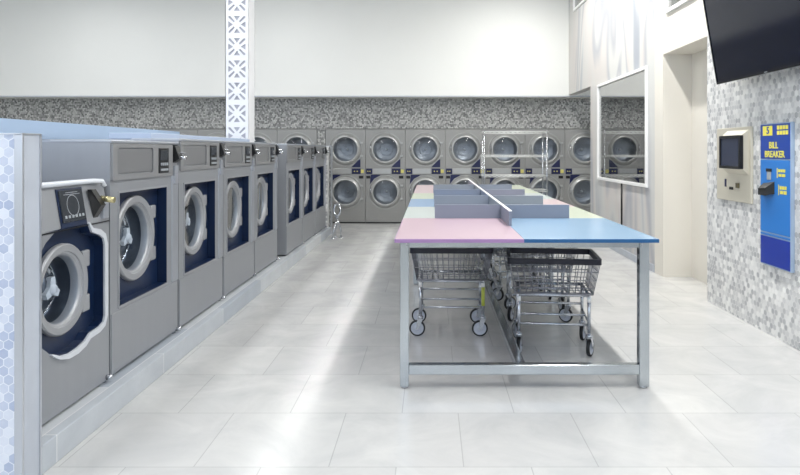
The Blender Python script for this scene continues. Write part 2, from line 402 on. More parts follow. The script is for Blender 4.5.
def washer_drum(root, cy, cz, r, x=0.0):
    """stainless drum face seen through the door: rolled rim, pressed back with ridges, white three-armed hub"""
    bm = new()
    lathe(bm, [(r*1.02, 0.0), (r*1.04, -0.04), (r*0.98, -0.10), (r*0.92, -0.125), (r*0.84, -0.115), (r*0.80, -0.105), (r*0.74, -0.105), (r*0.60, -0.085), (r*0.56, -0.075), (r*0.50, -0.078), (r*0.35, -0.062), (0.05, -0.05), (0, -0.05)], (x, cy, cz), (1, 0, 0), 56)
    lathe(bm, [(r*1.04, -0.04), (r*1.05, -0.26), (0, -0.26)], (x, cy, cz), (1, 0, 0), 40)
    d = obj('drum', bm, M['drum'], root)
    for k in range(3):
        a = k*2*PI/3-PI/6
        bm = new(); box(bm, -0.02, 0.02, 0.075, r*0.86, -0.012, 0.012, 0.008)
        mt = Matrix.Translation((x-0.085, cy, cz)) @ Matrix.Rotation(a, 4, 'X')
        for v in bm.verts:
            v.co.x += 0.03*(1-(v.co.y-0.075)/(r*0.86-0.075)) - 0.005
            v.co = mt @ v.co
        obj('drum_rib', bm, M['chrome'], d)
    for q, rr in ((0.86, 0.005), (0.62, 0.004)):
        bm = new(); tube(bm, [(x-(0.108 if q > 0.7 else 0.078), cy+r*q*math.cos(2*PI*i/40), cz+r*q*math.sin(2*PI*i/40)) for i in range(40)], rr, 6, True)
        obj('drum_ridge', bm, M['chrome'], d)
    bm = new()
    pts = []
    for k in range(3):
        a = PI/2+k*2*PI/3
        pts += [(0.064*math.cos(a-0.26), 0.064*math.sin(a-0.26)), (0.064*math.cos(a+0.26), 0.064*math.sin(a+0.26)), (0.028*math.cos(a+PI/3), 0.028*math.sin(a+PI/3))]
    plate(bm, pts, [], lambda a, b, t: Vector((x-0.03-t, cy+a, cz+b)), 0.025)
    lathe(bm, [(0.03, -0.031), (0.022, -0.018), (0, -0.015)], (x, cy, cz), (1, 0, 0), 16)
    obj('drum_hub', bm, M['hub'], d)

def build_big_washer(label, loc, h):
    W = 1.0; D = 1.1
    root = thing('washing_machine', label, 'washing machine', loc, 0, 'large front-loading washers in the left row')
    top = h; cz = 0.765; cy = 0.42; e = 0.006
    oy0, oy1, oz0, oz1 = 0.11, 0.80, 0.40, 1.07
    bm = new()
    plate(bm, rect(e, W-e, 0.02, top-0.012), [rect(oy0, oy1, oz0, oz1)], WX, 0.09)
    for q in (((-D, e, 0.02), (-D, W-e, 0.02), (-D, W-e, top-0.012), (-D, e, top-0.012)),):
        bm.faces.new([bm.verts.new(v) for v in q])
    for yy in (e, W-e): bm.faces.new([bm.verts.new(v) for v in ((-D, yy, 0.02), (-0.09, yy, 0.02), (-0.09, yy, top-0.012), (-D, yy, top-0.012))])
    for zz in (0.02, top-0.012): bm.faces.new([bm.verts.new(v) for v in ((-D, e, zz), (-0.09, e, zz), (-0.09, W-e, zz), (-D, W-e, zz))])
    obj('cabinet', bm, M['steel'], root)
    bm = new(); box(bm, -0.35, 0.008, e, W-e, top-0.02, top, 0.006); box(bm, -D, -0.345, e, W-e, top-0.012, top-0.004)
    obj('top_lid', bm, M['steel_l'], root)
    # fascia with recessed blank plate and display
    bm = new(); plate(bm, rrect(0.015, 0.88, top-0.238, top-0.02, 0.01), [rrect(0.07, 0.56, top-0.205, top-0.045, 0.02)], lambda a, b, t: Vector((0.012-t, a, b)), 0.012)
    fas = obj('control_panel', bm, M['panel'], root)
    bm = new(); box(bm, 0.0, 0.006, 0.078, 0.552, top-0.198, top-0.052, 0.002); obj('blank_plate', bm, M['plate'], fas)
    bm = new(); box(bm, 0.006, 0.018, 0.64, 0.80, top-0.215, top-0.045, 0.004); ds = obj('display', bm, M['black'], fas)
    bm = new(); box(bm, 0.018, 0.021, 0.655, 0.785, top-0.13, top-0.06, 0.002); obj('display_screen', bm, M['lcd'], fas)
    bm = new()
    for i in range(4): box(bm, 0.018, 0.022, 0.66+i*0.032, 0.682+i*0.032, top-0.165, top-0.145, 0.002)
    box(bm, 0.018, 0.022, 0.66, 0.78, top-0.2, top-0.185, 0.002)
    obj('display_buttons', bm, M['label'], fas)
    # recessed navy door panel
    bm = new(); plate(bm, rect(oy0, oy1, oz0, oz1), [circ(cy, cz, 0.222, 40)], lambda a, b, t: Vector((-0.062-t, a, b)), 0.02)
    obj('door_panel', bm, M['navy'], root)
    bm = new(); plate(bm, rect(oy0-0.012, oy1+0.012, oz0-0.012, oz1+0.012), [rect(oy0, oy1, oz0, oz1)], lambda a, b, t: Vector((0.005-t, a, b)), 0.02)
    obj('opening_trim', bm, M['ring'], root)
    bm = new(); plate(bm, rect(oy0, oy1, oz0, oz1), [rect(oy0+0.004, oy1-0.004, oz0+0.004, oz1-0.004)], lambda a, b, t: Vector((0.001-t, a, b)), 0.064); obj('recess_liner', bm, M['navy'], root)
    washer_door(root, cy, cz, 0.272, 0.212, -0.058)
    washer_drum(root, cy, cz, 0.205, -0.060)
    # lower access panel and right hand pillar
    bm = new(); box(bm, -0.002, 0.006, 0.015, W-0.015, 0.03, 0.375, 0.004); lp = obj('lower_panel', bm, M['steel'], root)
    bm = new(); box(bm, -0.01, 0.009, 0.88, W-0.01, 0.385, top-0.24, 0.006); obj('side_pillar', bm, M['steel_l'], root)
    # black latch with chrome lock on the upper right
    bm = new()
    vs = [(0.0, 0.90, top-0.02), (0.0, 0.975, top-0.02), (0.05, 0.975, top-0.12), (0.05, 0.90, top-0.12), (0.0, 0.90, top-0.15), (0.0, 0.975, top-0.15),
          (0.02, 0.90, top-0.03), (0.02, 0.975, top-0.03)]
    V = [bm.verts.new(v) for v in vs]
    for f in ((0, 1, 7, 6), (6, 7, 2, 3), (3, 2, 5, 4), (0, 4, 5, 1), (0, 6, 3, 4), (1, 5, 2, 7)): bm.faces.new([V[i] for i in f])
    lt = obj('coin_latch', bm, M['black'], root)
    bm = new(); rod(bm, (0.02, 0.945, top-0.105), (0.085, 0.945, top-0.115), 0.013, 14); box(bm, 0.02, 0.075, 0.93, 0.962, top-0.085, top-0.075, 0.003)
    obj('lock_barrel', bm, M['chrome'], lt)
    bm = new(); box(bm, -0.0, 0.02, 0.905, 0.965, top-0.30, top-0.17, 0.004); obj('coin_box', bm, M['steel_l'], root)
    bm = new(); rod(bm, (0.0, 0.965, 0.03), (0.035, 0.965, 0.03), 0.014, 12); rod(bm, (-0.02, 0.965, 0.0), (-0.02, 0.965, 0.04), 0.016, 12); obj('levelling_foot', bm, M['chrome'], root)
    return root
PLZ = 0.13; WF = -1.85
w2 = build_big_washer('tall steel washer directly behind the small low washer, shortest of the tall ones', (WF, 3.712, PLZ), 1.385)
w3 = build_big_washer('large steel washer second of the tall ones, two behind the low washer', (WF, 4.722, PLZ), 1.412)
dup(w3, (WF, 5.738, PLZ), 0, 'large steel washer third of the tall ones, second before the gap at the white column')
dup(w3, (WF, 6.748, PLZ), 0, 'large steel washer last before the gap where the white column rises')
dup(w3, (WF+0.04, 8.06, PLZ), 0, 'large steel washer first after the gap, showing its bare side panel')
dup(w3, (WF+0.04, 9.06, PLZ), 0, 'large steel washer in the middle of the three beyond the column')
dup(w3, (WF+0.04, 10.06, PLZ), 0, 'large steel washer farthest away, against the tiled end wall')

# small washer
def small_washer():
    W = 0.825; D = 1.0; y0 = 2.88
    root = thing('small_washing_machine', 'low steel washer with curved navy door surround beside the hexagon-tiled end wall', 'washing machine', (WF, y0, PLZ))
    cy, cz = 3.285-y0, 0.746-PLZ
    H = 1.14
    sur = [(3.09, 1.06), (3.47, 1.06), (3.50, 1.01), (3.58, 0.985), (3.625, 0.96), (3.64, 0.92), (3.64, 0.52), (3.625, 0.49), (3.58, 0.475), (3.48, 0.468), (3.43, 0.44), (3.36, 0.425)]
    sur = [(a-y0, b-PLZ) for a, b in sur]
    a0 = math.atan2(0.425-0.746, 3.36-3.285); R = 0.33
    for i in range(1, 16):
        a = a0-(i/16)*(2*PI-1.0-1.3); sur.append((cy+0.315*math.cos(a), cz+0.325*math.sin(a)))
    sur = [p for p in sur]
    bm = new(); plate(bm, rect(0.004, W, 0.015, 0.93), [sur], WX, 0.09)
    def q(*v): bm.faces.new([bm.verts.new(p) for p in v])
    sl = -0.035
    q((0, 0.004, 0.93), (0, W, 0.93), (sl, W, H), (sl, 0.004, H))
    q((sl, 0.004, H), (sl, W, H), (-D, W, H), (-D, 0.004, H))
    for yy in (0.004, W): q((-0.0, yy, 0.93), (sl, yy, H), (-D, yy, H), (-D, yy, 0.015), (-0.09, yy, 0.015), (-0.09, yy, 0.93))
    q((-D, 0.004, 0.015), (-D, W, 0.015), (-D, W, H), (-D, 0.004, H)); q((-D, 0.004, 0.015), (-D, W, 0.015), (-0.09, W, 0.015), (-0.09, 0.004, 0.015))
    obj('cabinet', bm, M['steel'], root)
    bm = new(); plate(bm, [(cy+(a-cy)*1.0, b) for a, b in sur], [circ(cy, cz, 0.185, 40)], lambda a, b, t: Vector((-0.05-t, a, b)), 0.02)
    obj('door_surround', bm, M['navy'], root)
    ins = [(cy+(a-cy)*0.985, cz+(b-cz)*0.985) for a, b in sur]
    bm = new(); plate(bm, sur, [ins], lambda a, b, t: Vector((0.001-t, a, b)), 0.052); obj('recess_liner', bm, M['navy'], root)
    # bright moulding round the right side of the surround
    path = [Vector(p) for p in sur[1:15]]; outp = []
    for i, p in enumerate(path):
        t = (path[min(i+1, len(path)-1)]-path[max(i-1, 0)]).normalized(); n_ = Vector((-t.y, t.x))
        if n_.dot(p-Vector((cy, cz))) < 0: n_ = -n_
        wd = 0.032*min(1, (i+0.6)/2, (len(path)-1-i+0.6)/3)
        outp.append(p+n_*wd)
    bm = new(); plate(bm, [tuple(p) for p in path]+[tuple(p) for p in reversed(outp)], [], lambda a, b, t: Vector((0.012-t, a, b)), 0.014)
    obj('surround_moulding', bm, M['mould'], root)
    washer_door(root, cy, cz, 0.232, 0.178, -0.04)
    washer_drum(root, cy, cz, 0.17, -0.045)
    bm = new(); box(bm, 0.0, 0.005, 0.004, W, 0.918, 0.924); obj('panel_seam', bm, M['black'], root)
    # slanted fascia parts
    tilt = math.atan2(0.035, H-0.93)
    pan = thing_part = bpy.data.objects.new('control_panel', None); C.objects.link(pan); pan.parent = root
    bpy.data.objects.remove(pan)
    def slant(bm):
        mt = Matrix.Translation((0, 0, 0.93)) @ Matrix.Rotation(-tilt, 4, 'Y')
        for v in bm.verts: v.co = mt @ v.co
    bm = new(); box(bm, 0, 0.006, 0.345, 0.585, 0.0, 0.20, 0.003); slant(bm); pn = obj('control_panel', bm, M['navy'], root)
    bm = new(); box(bm, 0.005, 0.012, 0.357, 0.573, 0.025, 0.19, 0.003); slant(bm); obj('display_screen', bm, M['lcd'], pn)
    bm = new()
    for i in range(6): box(bm, 0.012, 0.015, 0.375+i*0.032, 0.392+i*0.032, 0.045, 0.06, 0.001)
    box(bm, 0.012, 0.015, 0.39, 0.54, 0.165, 0.168, 0.001); box(bm, 0.012, 0.015, 0.41, 0.52, 0.175, 0.178, 0.001)
    slant(bm); obj('display_legend', bm, M['label'], pn)
    bm = new(); lathe(bm, [(0.052, 0.012), (0.054, 0.013), (0.056, 0.012)], (0, 0.465, 0.108), (1, 0, 0), 24); slant(bm); obj('dial_ring', bm, M['label'], pn)
    bm = new(); tube(bm, [(sl+0.012, 0.0, H+0.014), (sl+0.012, 0.70, H+0.014), (sl+0.03, 0.755, H+0.010), (sl+0.04, 0.765, H-0.02)], 0.014, 10); obj('top_rail', bm, M['mould'], root)
    bm = new()
    V = [bm.verts.new(v) for v in ((-0.02, 0.63, H-0.03), (-0.02, 0.68, H-0.03), (0.03, 0.73, H-0.12), (0.03, 0.68, H-0.12), (-0.005, 0.66, H-0.19), (-0.005, 0.71, H-0.19), (0.0, 0.63, H-0.03), (0.0, 0.68, H-0.03))]
    for f in ((0, 1, 7, 6), (6, 7, 2, 3), (3, 2, 5, 4), (0, 4, 5, 1), (0, 6, 3, 4), (1, 5, 2, 7)): bm.faces.new([V[i] for i in f])
    lt = obj('coin_latch', bm, M['black'], root)
    bm = new(); rod(bm, (0.0, 0.735, H-0.085), (0.075, 0.735, H-0.095), 0.017, 14); obj('lock_barrel', bm, M['brass'], lt)
    bm = new(); box(bm, -0.01, 0.014, 0.74, 0.80, H-0.2, H-0.11, 0.004); obj('coin_box', bm, M['steel_l'], root)
    bm = new(); rod(bm, (0.0, 0.80, 0.03), (0.03, 0.80, 0.03), 0.014, 12); rod(bm, (-0.02, 0.80, 0.0), (-0.02, 0.80, 0.04), 0.016, 12); obj('levelling_foot', bm, M['chrome'], root)
small_washer()

# ------------------------------------------------------------ stacked dryers
def build_dryer(label, loc):
    root = thing('stacked_dryer', label, 'dryer', loc, 0, 'stacked dryers along the back wall')
    W = DW/2-0.003; D = 1.0; H = 1.885; zU, zL = 1.482, 0.625; R = 0.30
    XZ = lambda y0: (lambda a, b, t: Vector((a, y0+t, b)))
    bm = new(); plate(bm, rect(-W, W, 0.03, H), [circ(0, zU, 0.262, 40), circ(0, zL, 0.262, 40)], XZ(0), 0.03)
    def q(*v): bm.faces.new([bm.verts.new(p) for p in v])
    for x in (-W, W): q((x, 0.03, 0.03), (x, D, 0.03), (x, D, H), (x, 0.03, H))
    for z in (0.03, H): q((-W, 0.03, z), (W, 0.03, z), (W, D, z), (-W, D, z))
    q((-W, D, 0.03), (W, D, 0.03), (W, D, H), (-W, D, H))
    obj('cabinet', bm, M['dsteel'], root)
    bm = new(); box(bm, -W, W, 0.03, 0.07, 0, 0.03); obj('toe_kick', bm, M['black'], root)
    for z, up in ((zU, True), (zL, False)):
        bm = new(); r = 0.235
        lathe(bm, [(r, 0.0), (r, -0.04), (r+0.012, -0.052), (r+0.03, -0.05), (R-0.02, -0.035), (R, -0.02), (R+0.012, -0.004), (R+0.012, 0.0)], (0, 0, z), (0, 1, 0), 48)
        lathe(bm, [(R+0.03, -0.001), (R+0.034, -0.006), (R+0.04, -0.001)], (0, 0, z), (0, 1, 0), 48)
        dr = obj('door', bm, M['dring'], root)
        bm = new(); lathe(bm, [(r, -0.03), (r*0.7, -0.045), (r*0.35, -0.052), (0, -0.054)], (0, 0, z), (0, 1, 0), 36); obj('door_glass', bm, M['glassd'], dr)
        bm = new(); tube(bm, [(-R+0.01, -0.03, z-0.03), (-R+0.012, -0.065, z-0.01), (-R+0.012, -0.065, z+0.07), (-R+0.01, -0.03, z+0.09)], 0.009, 8); obj('door_handle', bm, M['chrome'], dr)
        for s in (-1, 1):
            bm = new(); box(bm, R-0.01, R+0.055, -0.03, 0.0, z+s*0.13-0.02, z+s*0.13+0.02, 0.004); obj('hinge', bm, M['dring'], dr)
        bm = new(); lathe(bm, [(0.235, 0.0), (0.255, 0.03), (0.255, 0.26), (0.2, 0.30), (0, 0.30)], (0, 0, z), (0, 1, 0), 40)
        lathe(bm, [(0.12, 0.302), (0.127, 0.285), (0.134, 0.302)], (0, 0, z), (0, 1, 0), 30); lathe(bm, [(0.062, 0.302), (0.067, 0.285), (0.072, 0.302)], (0, 0, z), (0, 1, 0), 30)
        dm = obj('drum', bm, M['ddrum'], root)
        bm = new(); lathe(bm, [(0.03, 0.30), (0.025, 0.26), (0, 0.255)], (0, 0, z), (0, 1, 0), 20); obj('drum_hub', bm, M['hub'], dm)
    # deep blue coin panels
    bm = new(); plate(bm, [(0.12, 1.125), (0.30, 1.125), (0.30, 1.29), (0.25, 1.26)], [], XZ(-0.008), 0.01); obj('corner_panel', bm, M['dblue'], root)
    bm = new(); plate(bm, [(-0.31, 0.78), (-0.29, 0.975), (-0.10, 0.975), (-0.11, 0.955), (-0.22, 0.90)], [], XZ(-0.008), 0.01); obj('corner_panel', bm, M['dblue'], root)
    for x0, x1 in ((-0.385, -0.26), (0.13, 0.305)):
        bm = new(); box(bm, x0, x1, -0.014, 0.0, 0.99, 1.10, 0.003); cp = obj('coin_panel', bm, M['dblue'], root)
        bm = new()
        for k in (0.3, 0.62): rod(bm, (x0+(x1-x0)*k, -0.014, 1.045), (x0+(x1-x0)*k, -0.03, 1.045), 0.012, 10)
        obj('coin_button', bm, M['yellow'], cp)
    bm = new(); box(bm, 0.31, 0.37, -0.02, 0.0, 1.01, 1.08, 0.004); obj('lock', bm, M['yellow'], root)
    bm = new(); box(bm, -0.255, 0.115, -0.02, 0.0, 0.99, 1.10, 0.006); obj('coin_drawer', bm, M['dring'], root)
    bm = new(); box(bm, -0.38, -0.30, -0.012, 0, 0.90, 0.955, 0.003); obj('vent', bm, M['black'], root)
    bm = new(); box(bm, 0.27, 0.36, -0.012, 0, 0.90, 0.955, 0.003); obj('vent', bm, M['black'], root)
    for x0, x1 in ((-W+0.01, -0.13), (-0.12, 0.12), (0.13, W-0.01)):
        bm = new(); box(bm, x0, x1, -0.005, 0.0, 0.05, 0.23, 0.002); obj('access_panel', bm, M['dsteel'], root)
    return root
dl = ['stacked dryer just right of the tiled strip, cut by the washer row end',
      'stacked dryer fully visible, second to the right of the tiled strip',
      'stacked dryer rising behind the far left corner of the folding table',
      'stacked dryer behind the far end of the table, just left of the wire rack',
      'stacked dryer behind the left half of the free wire rack',
      'stacked dryer behind the right half of the free wire rack',
      'stacked dryer in shade cut off by the white window wall']
d0 = build_dryer(dl[0], (XG+DW/2, YD, 0))
for i in range(1, 7): dup(d0, (XG+DW*(i+0.5), YD, 0), 0, dl[i])
dl2 = ['stacked dryer left of the tiled strip, only its top showing over the washers',
       'stacked dryer just right of the white column, only its top showing',
       'stacked dryer whose top shows just behind the white column',
       'stacked dryer farthest left, top corner showing over the blue partition end']
for i in range(4): dup(d0, (XL-DW*(i+0.5), YD, 0), 0, dl2[i])

# ------------------------------------------------------------ perforated column
cx0, cx1, cy0 = -2.475, -2.20, 7.765
col = thing('column', 'square white column with cut-out star pattern rising behind the washers', 'column', ((cx0+cx1)/2, cy0+0.14, 0))
hw = (cx1-cx0)/2
bm = new(); box(bm, -hw+0.012, hw-0.004, -hw+0.014, hw-0.004, 0, 4.9); obj('column_core', bm, mat('column core', srgb(186, 187, 198), 0.6, var=0.03), col)
M['colw'] = mat('column white metal', srgb(240, 241, 244), 0.4, var=0.02)
def star(cx, cz, s):
    hs = []
    for k in range(4):
        a = k*PI/2; ca, sa = math.cos(a), math.sin(a)
        rt = lambda x, z: (cx+(x*ca-z*sa)*s, cz+(x*sa+z*ca)*s)
        hs.append([rt(-0.15, 0.42), rt(0.0, 0.19), rt(0.15, 0.42)])
        hs.append([rt(0.10, 0.16), rt(0.16, 0.10), rt(0.41, 0.33), rt(0.41, 0.41), rt(0.33, 0.41)])
    return hs
pz = 0.268
for side in (0, 1, 2, 3):
    bm = new()
    fn = lambda a, b, t: Vector((a, -hw+t, b))
    plate(bm, rect(-hw, hw, 0.0, 0.16), [], fn, 0.006)
    for i in range(17):
        z = 0.16+pz*i
        plate(bm, rect(-hw, hw, z, z+pz), star(0, z+pz/2, 0.245), fn, 0.006)
    plate(bm, rect(-hw, hw, 0.16+pz*17, 4.9), [], fn, 0.006)
    bmesh.ops.remove_doubles(bm, verts=bm.verts[:], dist=0.0002)
    if side: bmesh.ops.rotate(bm, verts=bm.verts[:], cent=(0, 0, 0), matrix=Matrix.Rotation(side*PI/2, 3, 'Z'))
    if side == 1:
        bm.free(); bm = new(); box(bm, hw-0.006, hw, -hw, hw, 0, 4.9, 0.002)
    obj('column_panel' if side == 1 else 'perforated_panel', bm, M['colw'], col)

# ------------------------------------------------------------ folding table
TX0, TX1, TY0, TY1, TZ = -0.22, 1.385, 3.92, 10.2, 0.915
tb = thing('folding_table', 'long laundry folding table with pastel panel top, low dividers and steel frame', 'table', ((TX0+TX1)/2, (TY0+TY1)/2, 0))
ox, oy = tb.location.x, tb.location.y
def tpart(name, bm, m, lab=None, par=None):
    for v in bm.verts: v.co -= Vector((ox, oy, 0))
    o = obj(name, bm, m, par or tb)
    if lab: o['label'] = lab
    return o
ys = [3.92, 5.14, 6.19, 7.2, 8.17, 10.2]; MX = 0.566
for side, cols in ((0, ['pink', 'mint', 'sky', 'lime', 'rose']), (1, ['blue', 'lime', 'rose', 'mint', 'lime'])):
    xa, xb = (TX0, MX) if side == 0 else (MX, TX1)
    for i, c in enumerate(cols):
        bm = new(); box(bm, xa+0.001, xb-0.001, ys[i]+0.001+(0.004 if i == 0 else 0), ys[i+1]-0.001, TZ-0.022, TZ, 0.001)
        tp = tpart('table_top', bm, M['top_'+c], {'sky': 'dusty blue', 'mint': 'pale mint', 'lime': 'pale lime'}.get(c, c)+' laminate panel')
        bm = new()
        if i == 0: box(bm, xa, xb, TY0-0.001, TY0+0.005, TZ-0.023, TZ-0.001, 0.001)
        box(bm, *((TX0-0.002, TX0+0.001) if side == 0 else (TX1-0.001, TX1+0.002)), ys[i], ys[i+1], TZ-0.023, TZ-0.001)
        tpart('edge_band', bm, M['edge_'+c], None, tp)  # painted darker than the top for its shaded side
for y, xe in ((5.14, 1.10), (6.19, 1.075), (7.2, 1.045), (8.22, 1.03)):
    for xa, xb in ((0.03, MX-0.012), (MX+0.012, xe)):
        bm = new(); box(bm, xa, xb, y-0.008, y+0.008, TZ, TZ+0.108, 0.002); tpart('cross_divider', bm, M['divider'])
bm = new(); box(bm, MX-0.010, MX+0.010, 4.6, 9.8, TZ, TZ+0.104, 0.001); lo = tpart('long_divider', bm, M['divider'])
bm = new(); box(bm, MX-0.011, MX+0.011, 4.598, 9.802, TZ+0.104, TZ+0.111, 0.001); tpart('divider_cap', bm, M['white_lam'], 'white capping', lo)
for y in (3.96, 7.0, 10.12):
    for xa, xb in ((-0.19, -0.135), (1.272, 1.332)):
        bm = new(); box(bm, xa, xb, y-0.028, y+0.028, 0.012, TZ-0.022, 0.003, 1); lg = tpart('leg', bm, M['leg'])
        bm = new(); rod(bm, ((xa+xb)/2, y, 0), ((xa+xb)/2, y, 0.013), 0.022, 14); tpart('foot', bm, M['chrome'], None, lg)
bm = new(); box(bm, -0.135, 1.272, 3.935, 3.975, 0.86, 0.892, 0.002, 1); tpart('apron', bm, M['leg'])
bm = new(); box(bm, -0.135, 1.272, 10.10, 10.14, 0.86, 0.892, 0.002, 1); tpart('apron', bm, M['leg'])
for xa in (-0.185, 1.29):
    bm = new(); box(bm, xa, xa+0.035, 3.99, 10.09, 0.86, 0.892, 0.002, 1); tpart('side_rail', bm, M['leg'])
bm = new(); box(bm, -0.135, 1.272, 3.932, 3.985, 0.085, 0.145, 0.003, 1); tpart('stretcher', bm, M['leg'])
bm = new(); box(bm, -0.135, 1.272, 10.10, 10.14, 0.085, 0.145, 0.003, 1); tpart('stretcher', bm, M['leg'])
bm = new(); box(bm, 0.525, 0.585, 3.985, 10.10, 0.085, 0.14, 0.003, 1); tpart('centre_beam', bm, M['leg'])
bm = new()
for x in (-0.15, 1.285):
    for z in (0.868, 0.884): rod(bm, (x, 3.932, z), (x, 3.926, z), 0.005, 8)
tpart('bolt', bm, M['chrome'])

# ------------------------------------------------------------ carts
def build_cart(label, loc, rz, angs):
    root = thing('laundry_cart', label, 'cart', loc, rz, 'wire laundry carts under the folding table')
    zt, zb = 0.665, 0.44; tw, td, bw, bd = 0.315, 0.24, 0.272, 0.2
    def P(u, v, s):     # u,v in -1..1, s 0 bottom..1 top
        return Vector(((bw+(tw-bw)*s)*u, (bd+(td-bd)*s)*v, zb+(zt-zb)*s))
    bm = new(); r = 0.0032
    nx, ny = 13, 9
    for i in range(nx+1):
        u = -1+2*i/nx
        for v in (-1, 1): rod(bm, P(u, v, 0), P(u, v, 1), r, 5)
        rod(bm, P(u, -1, 0), P(u, 1, 0), r, 5)
    for j in range(1, ny):
        v = -1+2*j/ny
        for u in (-1, 1): rod(bm, P(u, v, 0), P(u, v, 1), r, 5)
        if j % 2: rod(bm, P(-1, v, 0), P(1, v, 0), r, 5)
    for s in (0, 0.2, 0.45, 0.72):
        rr = 0.006 if s == 0 else 0.0035
        c = [P(-1, -1, s), P(1, -1, s), P(1, 1, s), P(-1, 1, s)]
        for k in range(4): rod(bm, c[k], c[(k+1) % 4], rr, 6)
    obj('basket', bm, M['wire'], root)
    bm = new(); out = rrect(-tw-0.012, tw+0.012, -td-0.012, td+0.012, 0.03); inn = rrect(-tw+0.012, tw-0.012, -td+0.012, td-0.012, 0.02)
    plate(bm, out, [inn], lambda a, b, t: Vector((a, b, 0.655+t)), 0.04)
    obj('bumper', bm, M['bumper'], root)
    bm = new(); fx, fy = 0.245, 0.20
    for sx in (-1, 1):
        for sy in (-1, 1): rod(bm, (sx*fx, sy*fy*0.97, 0.17), (sx*fx, sy*fy*0.97, 0.42), 0.0125, 10)
        rod(bm, (sx*fx, -fy, 0.43), (sx*fx, fy, 0.43), 0.011, 8)
        rod(bm, (sx*fx, -fy, 0.24), (sx*fx, fy, 0.24), 0.009, 8)
    for y, z in ((-fy*0.97, 0.225), (fy*0.97, 0.285), (0.0, 0.245)): rod(bm, (-fx, y, z), (fx, y, z), 0.0095, 8)
    for y in (-fy*0.97, fy*0.97): rod(bm, (-fx, y, 0.43), (fx, y, 0.43), 0.010, 8)
    fr = obj('frame', bm, M['tube'], root)
    bm = new()
    for sx in (-1, 1): rod(bm, (sx*fx, -fy*0.97-0.0, 0.385), (sx*fx, -fy*0.97-0.0, 0.42), 0.014, 10)
    obj('post_cap', bm, M['white_lam'], fr)
    k = 0
    for sy in (-1, 1):
        for sx in (-1, 1):
            # caster, swivels about its stem; wheel axle along local y, wheel trails along local x
            bm = new(); rod(bm, (0, 0, 0.15), (0, 0, 0.20), 0.012, 10); lathe(bm, [(0.02, 0.0), (0.024, 0.006), (0.024, 0.016), (0.012, 0.02)], (0, 0, 0.138), (0, 0, 1), 14, True, True)
            for s in (-1, 1):
                vs = [(-0.022, s*0.018, 0.14), (0.022, s*0.018, 0.14), (0.036, s*0.02, 0.055), (0.014, s*0.02, 0.052)]
                a = [bm.verts.new(v) for v in vs]; b = [bm.verts.new((v[0], v[1]+s*0.003, v[2])) for v in vs]
                bm.faces.new(a); bm.faces.new(b[::-1])
                for i in range(4): bm.faces.new((a[i], a[(i+1) % 4], b[(i+1) % 4], b[i]))
            box(bm, -0.022, 0.022, -0.021, 0.021, 0.134, 0.140)
            rod(bm, (0.024, -0.024, 0.0625), (0.024, 0.024, 0.0625), 0.006, 8)
            ca = obj('caster', bm, M['tube'], root); ca.location = (sx*fx, sy*fy*0.97, 0); ca.rotation_euler = (0, 0, angs[k])
            bm = new(); lathe(bm, [(0.05, -0.012), (0.060, -0.012), (0.0625, -0.007), (0.0625, 0.007), (0.060, 0.012), (0.05, 0.012), (0.05, -0.012)], (0.024, 0, 0.0625), (0, 1, 0), 28); obj('tyre', bm, M['tyre'], ca)
            bm = new(); lathe(bm, [(0.0, -0.013), (0.016, -0.013), (0.02, -0.009), (0.044, -0.009), (0.0505, -0.012), (0.0505, 0.012), (0.044, 0.009), (0.02, 0.009), (0.016, 0.013), (0, 0.013)], (0.024, 0, 0.0625), (0, 1, 0), 28); obj('wheel', bm, M['wheel'], ca)
            k += 1
    return root
cA = build_cart('wire cart under the pink side of the table, lime sleeve on its front post', (0.165, 5.25, 0), math.radians(-1), [PI, PI, PI-0.1, PI+0.1])
bm = new(); rod(bm, (0.246, -0.196, 0.24), (0.246, -0.196, 0.385), 0.0142, 10); obj('post_sleeve', bm, M['lime'], cA)
cB = build_cart('wire cart nearest the viewer, under the blue side of the table', (0.89, 4.76, 0), math.radians(-6), [1.35, 1.15, 1.9, 1.2])
for x, y, a, lab, an in ((0.93, 5.66, -4, 'wire cart directly behind the nearest cart under the blue side', [1.2, 2.6, 0.6, 1.8]),
                     (0.90, 6.45, 4, 'wire cart third in the line under the blue side of the table', [2.4, 1.4, 0.4, 1.0]),
                     (0.92, 7.35, -8, 'wire cart fourth in the line, far back under the table', [0.4, 1.9, 2.4, 1.0]),
                     (0.97, 8.3, -2, 'wire cart farthest back under the table', [1.4, 0.9, 2.9, 1.0])):
    c = dup(cB, (x, y, 0), math.radians(a), lab)
    for cc, v in zip([k for k in kids(c) if k.name.startswith('caster')], an): cc.rotation_euler = (0, 0, v)

# ------------------------------------------------------------ wire racks
def build_rack(label, loc):
    root = thing('wire_shelf_rack', label, 'rack', loc, 0)
    W, D = 0.6, 0.45
    bm_all = []
    for sx in (-1, 1):
        for y in (0.0, D):
            bm = new(); rod(bm, (sx*(W-0.02), y, 0.0), (sx*(W-0.02), y, 1.84), 0.0125, 10); obj('post', bm, M['chrome'], root)
    for z in (0.16, 0.72, 0.99, 1.36, 1.80):
        bm = new()
        for y in (0, D):
            rod(bm, (-W, y, z+0.012), (W, y, z+0.012), 0.006, 6); rod(bm, (-W, y, z-0.02), (W, y, z-0.02), 0.006, 6)
            n = 28
            for i in range(n):
                a = -W+2*W*i/n; b = a+2*W/n
                rod(bm, (a, y, z-0.02 if i % 2 else z+0.012), (b, y, z+0.012 if i % 2 else z-0.02), 0.004, 5)
        for sx in (-1, 1): rod(bm, (sx*W, 0, z), (sx*W, D, z), 0.006, 6)
        for i in range(1, 30): rod(bm, (-W+2*W*i/30, 0, z+0.015), (-W+2*W*i/30, D, z+0.015), 0.003, 4)
        for i in (1, 2): rod(bm, (-W, D*i/3, z+0.008), (W, D*i/3, z+0.008), 0.004, 5)
        obj('wire_shelf', bm, M['rack'], root)
    return root
